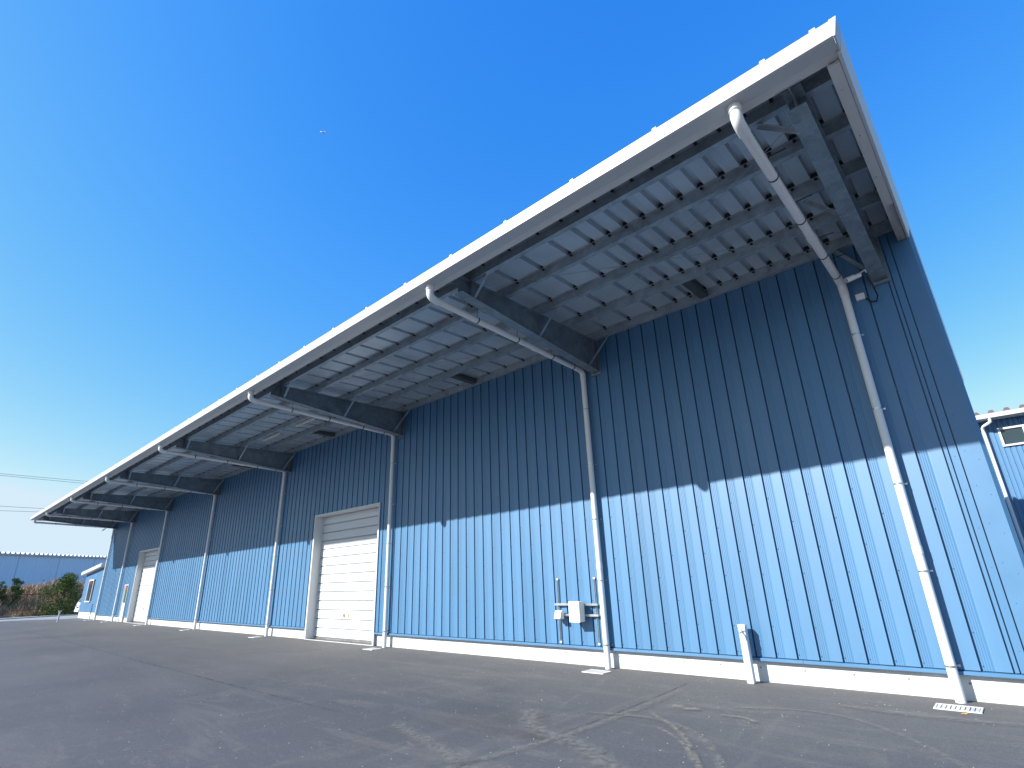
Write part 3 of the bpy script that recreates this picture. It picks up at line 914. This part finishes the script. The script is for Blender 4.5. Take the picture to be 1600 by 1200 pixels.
# folded plate roof ends
P2 = 0.40; x = nx0-0.2
rt = MB()
while x < nx1+0.1:
    q = MB(); q.extr([(x, 6.30), (x+0.10, 6.30), (x+0.15, 6.40), (x+0.25, 6.40), (x+0.30, 6.30), (x+P2-0.002, 6.30), (x+P2-0.002, 6.292), (x, 6.292)], 'y', NY-0.45, NY+14, close=True)
    q.build('roof_sheet', M['roofdark'], N); x += P2
for (c, d) in NW:
    fr = MB(); fr.box(c, c+0.06, NY-0.05, NY+0.05, nz0, nz1); fr.box(d-0.06, d, NY-0.05, NY+0.05, nz0, nz1); fr.box(c+0.06, d-0.06, NY-0.05, NY+0.05, nz1-0.06, nz1); fr.box(c+0.06, d-0.06, NY-0.06, NY+0.05, nz0, nz0+0.06)
    fr.box((c+d)/2-0.05, (c+d)/2+0.05, NY-0.045, NY+0.04, nz0+0.06, nz1-0.06)
    wn = fr.build('window', M['white'], N)
    MB().box(c+0.06, (c+d)/2-0.05, NY+0.0, NY+0.01, nz0+0.06, nz1-0.06).build('pane', M['glass'], wn)
    MB().box((c+d)/2+0.05, d-0.06, NY+0.0, NY+0.01, nz0+0.06, nz1-0.06).build('pane', M['glass'], wn)
q = MB(); q.tube([(0.30, NY-0.43, 6.14), (0.30, NY-0.43, 6.02), (0.24, NY-0.38, 5.98), (0.08, NY-0.2, 5.93), (0.04, NY-0.12, 5.88), (0.04, NY-0.10, 5.7), (0.04, NY-0.10, 0)], 0.05, 14)
q.build('downpipe', M['pvc'], N)

# ================================================================== far left building
D = thing('far_warehouse', (-100, 5, 0), 'long pale blue warehouse with toothed roof edge beyond the dry thicket', 'warehouse')
A_ = Vector((-89.7, -2, 0)); B_ = Vector((-99.1, 10.3, 0)); t = (B_-A_).normalized(); nrm = Vector((0.79, 0.61, 0)).normalized()
for i in range(-6, 8):
    q = MB(); p0 = A_+t*(i*5.6+2.6); p1 = A_+t*(i*5.6+2.6+5.56)
    # shallow ribs on each bay
    m_ = 20; vs = []
    for k in range(m_+1):
        base = p0.lerp(p1, k/m_); vs.append(base+nrm*(0.05 if k % 2 else 0.0))
    for k in range(m_):
        q.quad((*vs[k][:2], 0), (*vs[k+1][:2], 0), (*vs[k+1][:2], 6.35), (*vs[k][:2], 6.35))
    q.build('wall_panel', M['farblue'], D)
q = MB(); p0 = A_+t*(-31.5); p1 = A_+t*47
o_ = nrm*0.25
q.hexa([(*(p0+o_)[:2], 6.32), (*(p1+o_)[:2], 6.32), (*(p1-nrm*0.1)[:2], 6.32), (*(p0-nrm*0.1)[:2], 6.32), (*(p0+o_)[:2], 6.50), (*(p1+o_)[:2], 6.50), (*(p1-nrm*0.1)[:2], 6.50), (*(p0-nrm*0.1)[:2], 6.50)])
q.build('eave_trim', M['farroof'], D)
q = MB(); u = -nrm*16
q.hexa([(*(p0-nrm*0.3)[:2], 0), (*(p1-nrm*0.3)[:2], 0), (*(p1+u)[:2], 0), (*(p0+u)[:2], 0), (*(p0-nrm*0.3)[:2], 6.3), (*(p1-nrm*0.3)[:2], 6.3), (*(p1+u)[:2], 6.3), (*(p0+u)[:2], 6.3)])
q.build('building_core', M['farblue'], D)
L = (p1-p0).length; s = 0
while s < L-0.6:
    a, b = p0+t*s, p0+t*(s+0.62)
    q = MB()
    pts = [(0, 6.5), (0.14, 6.5), (0.22, 6.68), (0.40, 6.68), (0.48, 6.5), (0.615, 6.5), (0.615, 6.49), (0, 6.49)]
    base = len(q.v)
    for off in (nrm*0.30, -nrm*16):
        for (d, z) in pts:
            pp = a+t*d+off; q.v.append((pp.x, pp.y, z))
    n_ = len(pts)
    for k in range(n_):
        kk = (k+1) % n_; q.f.append((k, kk, n_+kk, n_+k)); q.sm.append(False)
    q.f.append(tuple(range(n_))); q.sm.append(False)
    q.build('roof_sheet', M['farroof'], D)
    s += 0.62

# ================================================================== vegetation
def blades(mb, cx, cy, cz, n, rx, ry, h, wd, lean=0.5):
    for _ in range(n):
        x = cx+random.uniform(-rx, rx); y = cy+random.uniform(-ry, ry)
        hh = h*random.uniform(0.5, 1.0); a = random.uniform(0, math.pi)
        dx, dy = math.cos(a)*wd, math.sin(a)*wd
        lx, ly = random.gauss(0, lean*hh*0.5), random.gauss(0, lean*hh*0.5)
        i = len(mb.v)
        mb.v += [(x-dx, y-dy, cz), (x+dx, y+dy, cz), (x+lx*0.5+dx*0.7, y+ly*0.5+dy*0.7, cz+hh*0.6), (x+lx, y+ly, cz+hh), (x+lx*0.5-dx*0.7, y+ly*0.5-dy*0.7, cz+hh*0.6)]
        mb.f.append((i, i+1, i+2, i+3, i+4)); mb.sm.append(False)
dg = MB()
random.seed(3)
def bank(x, y):   # height of the earth bank under the dry growth
    t_ = max(0, min(1, (-60.2-x)/3.0)); return 2.0*t_
for _ in range(9000):
    y = random.uniform(-26, 16); x = -60.0-random.random()**1.2*4.5
    z = bank(x, y); hump = 0.75+0.25*math.sin(y*0.9+1.0)+0.12*math.sin(y*2.7)
    blades(dg, x, y, z-0.1, 3, 0.12, 0.12, (0.9+0.55*random.random())*hump, 0.022, 0.9)
dg.build('dry_grass_thicket', M['dry'], kind='stuff')
bk = MB()
prev = None
nx_ = 8
for j in range(-26, 17):
    for i in range(nx_):
        xa, xb = -60.0-i*0.9, -60.9-i*0.9
        za = lambda x, y: bank(x, y)+0.12*math.sin(x*2.1+y*1.7)+0.1*math.sin(y*3.1)-0.02
        bk.quad((xa, j, za(xa, j)), (xa, j+1, za(xa, j+1)), (xb, j+1, za(xb, j+1)), (xb, j, za(xb, j)), True)
bk.build('earth_bank', M['soil'], kind='structure')

def bush(name, x, y, h, wd, n, label, dens=0.9, spikes=6, leaf=0.075):
    o = thing(name, (x, y, 0), label, 'tree', 'young pines along the yard edge')
    tr = MB()
    tr.tube([(x, y, 0), (x+0.05, y, h*0.4), (x, y+0.08, h*0.9)], [0.07, 0.05, 0.015], 7)
    tips = []
    for k in range(14):
        a = random.uniform(0, 6.28); z0 = random.uniform(0.1, 0.6)*h
        rr = wd*random.uniform(0.5, 1.0)*(1-0.55*z0/h)
        p = Vector((x+rr*math.cos(a)*0.6, y+rr*math.sin(a), min(h*0.97, z0+random.uniform(0.2, 0.55)*h)))
        tr.tube([(x, y, z0), tuple(Vector((x, y, z0)).lerp(p, 0.6)+Vector((0, 0, -0.05))), tuple(p)], [0.03, 0.02, 0.008], 5)
        tips.append(p)
    for k in range(spikes):
        a = random.uniform(0, 6.28); rr = wd*random.uniform(0, 0.7)
        tips.append(Vector((x+rr*0.5*math.cos(a), y+rr*math.sin(a), h*random.uniform(0.75, 1.0))))
    tr.build('trunk', M['bark'], o)
    cr = MB()
    for _ in range(n):
        c = random.choice(tips); rad = wd*0.30
        v = Vector((random.gauss(0, 1), random.gauss(0, 1), random.gauss(0, 1.1))); v = v.normalized()*rad*random.random()**0.4
        if random.random() < 0.35:
            p = Vector((x+random.gauss(0, wd*0.3), y+random.gauss(0, wd*0.42), abs(random.gauss(0.15, 0.28))*h))
        else: p = c+v
        if p.z < 0.05: p.z = 0.05+random.random()*0.3
        d = Vector((random.gauss(0, 1), random.gauss(0, 1), random.gauss(0.5, 0.8))).normalized()
        e = d.cross(Vector((random.random(), random.random(), random.random()))).normalized()
        i = len(cr.v); L_ = leaf*random.uniform(0.8, 2.0); ww = leaf*0.28
        cr.v += [tuple(p-e*ww), tuple(p+e*ww), tuple(p+d*L_)]
        cr.f.append((i, i+1, i+2)); cr.sm.append(False)
    cr.build('crown', M['leaf'], o)
    return o
random.seed(11)
bush('young_pine', -59.3, 0.25, 2.95, 1.6, 8000, 'wide dark green young pine in front of the dry grass beside the annex', leaf=0.10)
bush('young_pine', -61.6, -2.5, 2.95, 0.5, 2200, 'small dark pine poking out above the dry grass at the left edge', spikes=3, leaf=0.10)
bush('young_pine', -61.8, -3.6, 2.75, 0.6, 2200, 'low green pine at the far left end of the dry grass', spikes=3, leaf=0.10)

# fence in front of the thicket
Fn = thing('wire_fence', (-59.8, -5, 0), 'rusty two rail fence with posts in front of the dry thicket', 'fence')
for y in [-24+2.2*k for k in range(18)]:
    q = MB(); q.tube([(-59.85, y, 0), (-59.85, y, 1.75)], 0.03, 6); q.build('post', M['bark'], Fn)
for z in (0.55, 1.70):
    q = MB(); q.tube([(-59.85, -24, z), (-59.85, 13.4, z)], 0.022, 6); q.build('rail', M['bark'], Fn)

# ================================================================== van
VY = 0.30
V = thing('van', (-56.0, 2.2, 0), 'small white van parked nose out behind the annex', 'van')
vx0, vx1 = -56.5, -55.0
side = [(0.48, 0.30), (0.45, 0.62), (0.52, 0.92), (0.88, 1.62), (1.05, 1.72), (3.7, 1.74), (3.82, 1.6), (3.85, 0.30)]
q = MB(); q.extr(side, 'x', vx0, vx1, close=True); q.build('body', M['vanwhite'], V, bevel=0.03)
q = MB(); q.hexa([(vx0+0.1, 0.535, 0.98), (vx1-0.1, 0.535, 0.98), (vx1-0.1, 0.56, 0.98), (vx0+0.1, 0.56, 0.98),
                  (vx0+0.16, 0.82, 1.54), (vx1-0.16, 0.82, 1.54), (vx1-0.16, 0.85, 1.54), (vx0+0.16, 0.85, 1.54)])
M['windscreen'] = mat('windscreen', (0.05, 0.13, 0.19), 0.12)
q.build('windscreen', M['windscreen'], V)
q = MB(); q.hexa([(vx1-0.01, 0.72, 0.98), (vx1+0.006, 0.72, 0.98), (vx1+0.006, 1.6, 0.98), (vx1-0.01, 1.6, 0.98), (vx1-0.01, 1.02, 1.5), (vx1+0.006, 1.02, 1.5), (vx1+0.006, 1.6, 1.5), (vx1-0.01, 1.6, 1.5)])
q.build('side_window', M['windscreen'], V)
for xx in (vx0+0.22, vx1-0.22):
    q = MB(); q.tube([(xx, 0.44, 0.70), (xx, 0.50, 0.70)], 0.09, 12); q.build('headlight', M['stain'], V)
MB().box(vx0+0.02, vx1-0.02, 0.40, 0.50, 0.30, 0.46).build('bumper', M['eave'], V)
MB().box(vx0+0.45, vx1-0.45, 0.43, 0.46, 0.56, 0.64).build('grille', M['dark'], V)
for xx in (vx0+0.02, vx1-0.2):
    for yy in (1.05, 3.2):
        q = MB(); q.tube([(xx, yy, 0.29), (xx+0.18, yy, 0.29)], 0.29, 16); wh = q.build('wheel', M['black'], V)
        q = MB(); q.tube([(xx-0.004, yy, 0.29), (xx+0.184, yy, 0.29)], 0.16, 12); q.build('rim', M['stain'], wh)
q = MB(); q.box(vx1+0.02, vx1+0.12, 0.66, 0.74, 1.0, 1.18); q.build('mirror', M['dark'], V)

V.location.y += VY
# ================================================================== small things
# white marker post out in the yard
o = thing('marker_post', (-45.2, -1.95, 0), 'short white T-topped post standing alone on the asphalt before the annex', 'post')
MB().box(-45.24, -45.16, -1.99, -1.91, 0, 0.62).build('shaft', M['white'], o)
MB().box(-45.27, -45.13, -2.02, -1.86, 0.62, 0.66).build('cap', M['white'], o)

# tap post by the wall
tx, ty = -3.47, -0.16
T = thing('tap_post', (tx, ty, 0), 'short pale grey square water tap post against the plinth', 'post')
MB().box(tx-0.05, tx+0.05, ty-0.05, ty+0.05, 0, 0.77).build('post_shaft', mat('pale_grey_post', (0.62, 0.65, 0.70), 0.4), T, bevel=0.006)
q = MB(); q.hexa([(tx-0.056, ty-0.056, 0.77), (tx+0.056, ty-0.056, 0.77), (tx+0.056, ty+0.056, 0.77), (tx-0.056, ty+0.056, 0.77),
                  (tx-0.045, ty-0.045, 0.80), (tx+0.045, ty-0.045, 0.80), (tx+0.045, ty+0.045, 0.80), (tx-0.045, ty+0.045, 0.80)])
q.build('post_cap', M['vanwhite'], T)
q = MB(); q.tube([(tx, ty-0.05, 0.70), (tx, ty-0.11, 0.70), (tx, ty-0.135, 0.685), (tx, ty-0.14, 0.65)], 0.011, 8)
q.tube([(tx, ty-0.09, 0.70), (tx, ty-0.09, 0.735)], 0.007, 8); q.tube([(tx-0.035, ty-0.09, 0.74), (tx+0.035, ty-0.09, 0.74)], 0.007, 8)
q.build('tap', M['stain'], T)

# drain gratings
gl = ['nearest drain grate, below the downpipe by the right wall corner', 'drain grate below the second downpipe, beside the electric boxes',
      'drain grate below the downpipe just right of the larger roller door', 'drain grate below the fourth downpipe, left of the larger roller door',
      'drain grate below the fifth downpipe, halfway along the wall', 'drain grate below the downpipe right of the far roller door',
      'drain grate below the downpipe left of the entrance door', 'farthest drain grate, below the last downpipe beside the annex']
def grate(px, label):
    gx = px+0.0; y0, y1 = -0.62, -0.33
    o = thing('drain_grate', (gx, (y0+y1)/2, 0), label, 'drain grate', 'drain grates below the downpipes')
    x0, x1 = gx-0.22, gx+0.22
    f = MB(); f.box(x0, x1, y0, y0+0.02, 0.0, 0.012); f.box(x0, x1, y1-0.02, y1, 0.0, 0.012); f.box(x0, x0+0.02, y0+0.02, y1-0.02, 0.0, 0.012); f.box(x1-0.02, x1, y0+0.02, y1-0.02, 0.0, 0.012)
    f.build('frame', M['concrete'], o)
    bars = 9
    for k in range(bars):
        c = x0+0.022+(k+0.5)*(x1-x0-0.044)/bars
        b = MB(); b.box(c-0.017, c+0.017, y0+0.021, y1-0.021, 0.006, 0.010); b.build('bar', M['gutter'], o)
    MB().box(x0+0.02, x1-0.02, y0+0.02, y1-0.02, 0.001, 0.0042).build('pit', M['dark'], o)
    return o
g0 = grate(PIPES[0], gl[0])
for px, lb in zip(PIPES[1:], gl[1:]):
    c = copy_tree(g0, (px, g0.location.y, 0), lb)

# electric gear between downpipes
E_ = thing('mounting_frame', (-6.67, -0.03, 0.4), 'steel channel frame screwed to the wall that carries the electric boxes', 'frame')
for xx in (-7.12, -6.22):
    q = MB(); q.box(xx-0.019, xx-0.011, -0.030, -0.008, 0.39, 1.53); q.box(xx+0.007, xx+0.015, -0.030, -0.008, 0.39, 1.53); q.build('upright', M['beam'], E_)
    q = MB(); q.box(xx-0.022, xx+0.018, -0.035, -0.008, 1.52, 1.55); q.box(xx-0.022, xx+0.018, -0.035, -0.008, 0.37, 0.40); q.build('end_clip', M['box'], E_)
for z in (1.065, 0.875):
    q = MB(); q.box(-7.19, -6.16, -0.075, -0.046, z-0.02, z+0.02); q.box(-7.19, -6.16, -0.08, -0.0755, z-0.006, z+0.006); q.build('cross_rail', M['stain'], E_)
o = thing('distribution_box', (-6.58, -0.16, 0.92), 'tall ivory electric box mounted on the frame left of the second downpipe', 'electric box')
MB().box(-6.70, -6.46, -0.24, -0.082, 0.765, 1.125).build('case', M['box'], o, bevel=0.008)
MB().box(-6.705, -6.455, -0.262, -0.243, 0.76, 1.13).build('lid', M['box'], o, bevel=0.006)
o = thing('socket_box', (-7.03, -0.14, 0.9), 'small ivory outdoor socket box left of the tall electric box', 'electric box')
q = MB(); q.box(-7.13, -6.96, -0.15, -0.082, 0.80, 0.96); q.build('case', M['box'], o, bevel=0.006)
q = MB(); q.hexa([(-7.12, -0.21, 0.81), (-6.97, -0.21, 0.81), (-6.97, -0.152, 0.81), (-7.12, -0.152, 0.81), (-7.12, -0.17, 0.93), (-6.97, -0.17, 0.93), (-6.97, -0.152, 0.95), (-7.12, -0.152, 0.95)])
q.build('cover', M['box'], o, bevel=0.004)
for k in range(2):
    MB().box(-7.10+k*0.07, -7.06+k*0.07, -0.213, -0.208, 0.802, 0.815).build('outlet', M['dark'], o)

# strip lights
def strip_light(x0, label):
    o = thing('strip_light', (x0+0.63, -1.80, 6.3), label, 'light fixture', 'strip lights under the canopy')
    y = -1.80
    q = MB(); q.hexa([(x0, y-0.045, 6.31), (x0+1.26, y-0.045, 6.31), (x0+1.26, y+0.045, 6.31), (x0, y+0.045, 6.31), (x0, y-0.02, 6.375), (x0+1.26, y-0.02, 6.375), (x0+1.26, y+0.02, 6.375), (x0, y+0.02, 6.375)])
    q.build('housing', M['white'], o)
    q = MB(); q.tube([(x0+0.04, y, 6.285), (x0+1.22, y, 6.285)], 0.018, 10); q.build('tube', M['vanwhite'], o)
    q = MB(); q.box(x0+0.25, x0+0.29, y-0.06, y-0.02, 6.376, 6.48); q.box(x0+0.97, x0+1.01, y-0.06, y-0.02, 6.376, 6.48); q.build('hanger', M['dark'], o)
strip_light(-15.75, 'white strip light under the canopy, nearer of the two')
strip_light(-18.15, 'white strip light under the canopy, farther of the two')

# security cameras
def seccam(x, y, z, d, label, box):
    o = thing('security_camera', (x, y, z), label, 'camera', 'security cameras under the canopy')
    d = Vector(d).normalized(); p = Vector((x, y, z))
    q = MB(); q.tube([tuple(p), tuple(p+d*0.19)], 0.034, 14); q.build('body', M['vanwhite'], o)
    q = MB(); q.tube([tuple(p+d*0.10+Vector((0, 0, 0.006))), tuple(p+d*0.225+Vector((0, 0, 0.008)))], 0.041, 14, cap=False); q.build('sunshield', M['vanwhite'], o)
    q = MB(); q.tube([tuple(p+d*0.191), tuple(p+d*0.196)], 0.028, 14); q.build('lens', M['black'], o)
    q = MB(); q.tube([tuple(p+d*0.03), tuple(p+Vector((0.03, 0.02, 0.05))), tuple(p+Vector((0.08, 0.03, 0.06)))], 0.012, 8)
    q.tube([tuple(p+Vector((0.07, 0.03, 0.05))), tuple(p+Vector((0.085, 0.03, 0.05)))], 0.035, 12)
    q.build('bracket', M['vanwhite'], o)
    return o
seccam(-0.73, -0.42, 5.66, (-0.8, -0.5, -0.35), 'white bullet camera on the nearest canopy beam by the right corner', True)
seccam(-45.15, -0.6, 5.66, (-0.9, -0.4, -0.45), 'small white camera under the far left end of the canopy', False)
o = tag(MB().box(-0.90, -0.78, -0.06, -0.008, 5.43, 5.53).build('junction_box', M['vanwhite'], bevel=0.005), 'small grey square junction box high on the wall below the camera', 'junction box')
q = MB(); q.tube([(-0.66, -0.36, 5.63), (-0.63, -0.25, 5.50), (-0.62, -0.12, 5.38), (-0.66, -0.04, 5.33), (-0.74, -0.03, 5.36), (-0.78, -0.03, 5.44)], 0.011, 8)
tag(q.build('cable', M['black']), 'black cable looping from the camera to its junction box', 'cable')

# power lines far left
wl = ['topmost power line crossing the sky at the far left', 'second power line, just below the topmost one', 'third power line down, lower in the left sky', 'lowest power line in the left sky']
for i, (ya, za, yb, zb) in enumerate([(-0.6, 25.35, 13.2, 25.2), (-0.5, 25.05, 13.3, 24.75), (0.8, 18.95, 7.3, 18.9), (1.0, 18.1, 7.0, 18.2)]):
    s = (zb-za)/(yb-ya); pts = []
    for k in range(13):
        y = -60+k*12; zz = za+s*(y-ya)+0.0004*((y-5)**2)
        pts.append((-150-0.3*i, y, zz))
    q = MB(); q.tube(pts, 0.035, 6); tag(q.build('power_line', M['dark']), wl[i], 'power line', 'power lines at the far left')

# distant aeroplane
ray = (F + R2*((505-800)/825.61) - U2*((206-600)/825.61)).normalized()
pc = Vector((0, -9.07, 1.6))+ray*3800
PL = thing('aeroplane', tuple(pc), 'tiny white aeroplane high in the blue sky', 'aeroplane')
dv = Vector((0.80, 0.55, -0.15)).normalized(); sv = dv.cross(Vector((0, 0, 1))).normalized(); uv_ = sv.cross(dv)
q = MB(); q.tube([tuple(pc-dv*20), tuple(pc-dv*15), tuple(pc+dv*12), tuple(pc+dv*18), tuple(pc+dv*20)], [0.4, 2, 2.2, 1.4, 0.2], 10); q.build('fuselage', M['vanwhite'], PL)
for s in (-1, 1):
    q = MB(); a = pc+dv*3; b = pc-dv*5+sv*s*17
    q.hexa([tuple(a-uv_*0.3), tuple(a-dv*6-uv_*0.3), tuple(b-dv*2-uv_*0.1), tuple(b-uv_*0.1), tuple(a+uv_*0.3), tuple(a-dv*6+uv_*0.3), tuple(b-dv*2+uv_*0.1), tuple(b+uv_*0.1)]); q.build('wing', M['vanwhite'], PL)
q = MB(); a = pc-dv*15
q.hexa([tuple(a-sv*0.2), tuple(a-dv*5-sv*0.2), tuple(a-dv*5+sv*0.2), tuple(a+sv*0.2), tuple(a-dv*4+uv_*6-sv*0.1), tuple(a-dv*6+uv_*6-sv*0.1), tuple(a-dv*6+uv_*6+sv*0.1), tuple(a-dv*4+uv_*6+sv*0.1)]); q.build('tail_fin', M['vanwhite'], PL)

# grit and a leaf
pb = MB(); random.seed(5)
for _ in range(900):
    y = -0.1-random.random()**1.3*7.0; x = random.uniform(-16, 1.0); r = random.uniform(0.002, 0.007)*(1.6 if random.random() < 0.06 else 1)
    a = random.random()*6.28
    vs = [(x+r*math.cos(a+k*1.257)*random.uniform(0.7, 1.2), y+r*math.sin(a+k*1.257)*random.uniform(0.7, 1.2), 0.0) for k in range(5)]
    i = len(pb.v); pb.v += vs+[(x, y, r*0.9)]
    for k in range(5): pb.f.append((i+k, i+(k+1) % 5, i+5)); pb.sm.append(False)
pb.build('grit', M['stone'], kind='stuff')
lf = MB(); lx, ly = -0.95, -0.75
lf.v = [(lx-0.03, ly, 0.006), (lx-0.01, ly-0.014, 0.012), (lx+0.02, ly-0.012, 0.009), (lx+0.035, ly+0.003, 0.016), (lx+0.012, ly+0.014, 0.010), (lx-0.012, ly+0.012, 0.012)]
lf.f = [(0, 1, 2, 3, 4, 5)]; lf.sm = [False]
lf.v += [(v[0], v[1], v[2]-0.003) for v in lf.v[:6]]; lf.f.append((11, 10, 9, 8, 7, 6)); lf.sm.append(False)
for k in range(6): lf.f.append((k, 6+k, 6+(k+1) % 6, (k+1) % 6)); lf.sm.append(False)
tag(lf.build('fallen_leaf', M['orange']), 'small orange leaf lying beside the nearest drain grate', 'leaf')
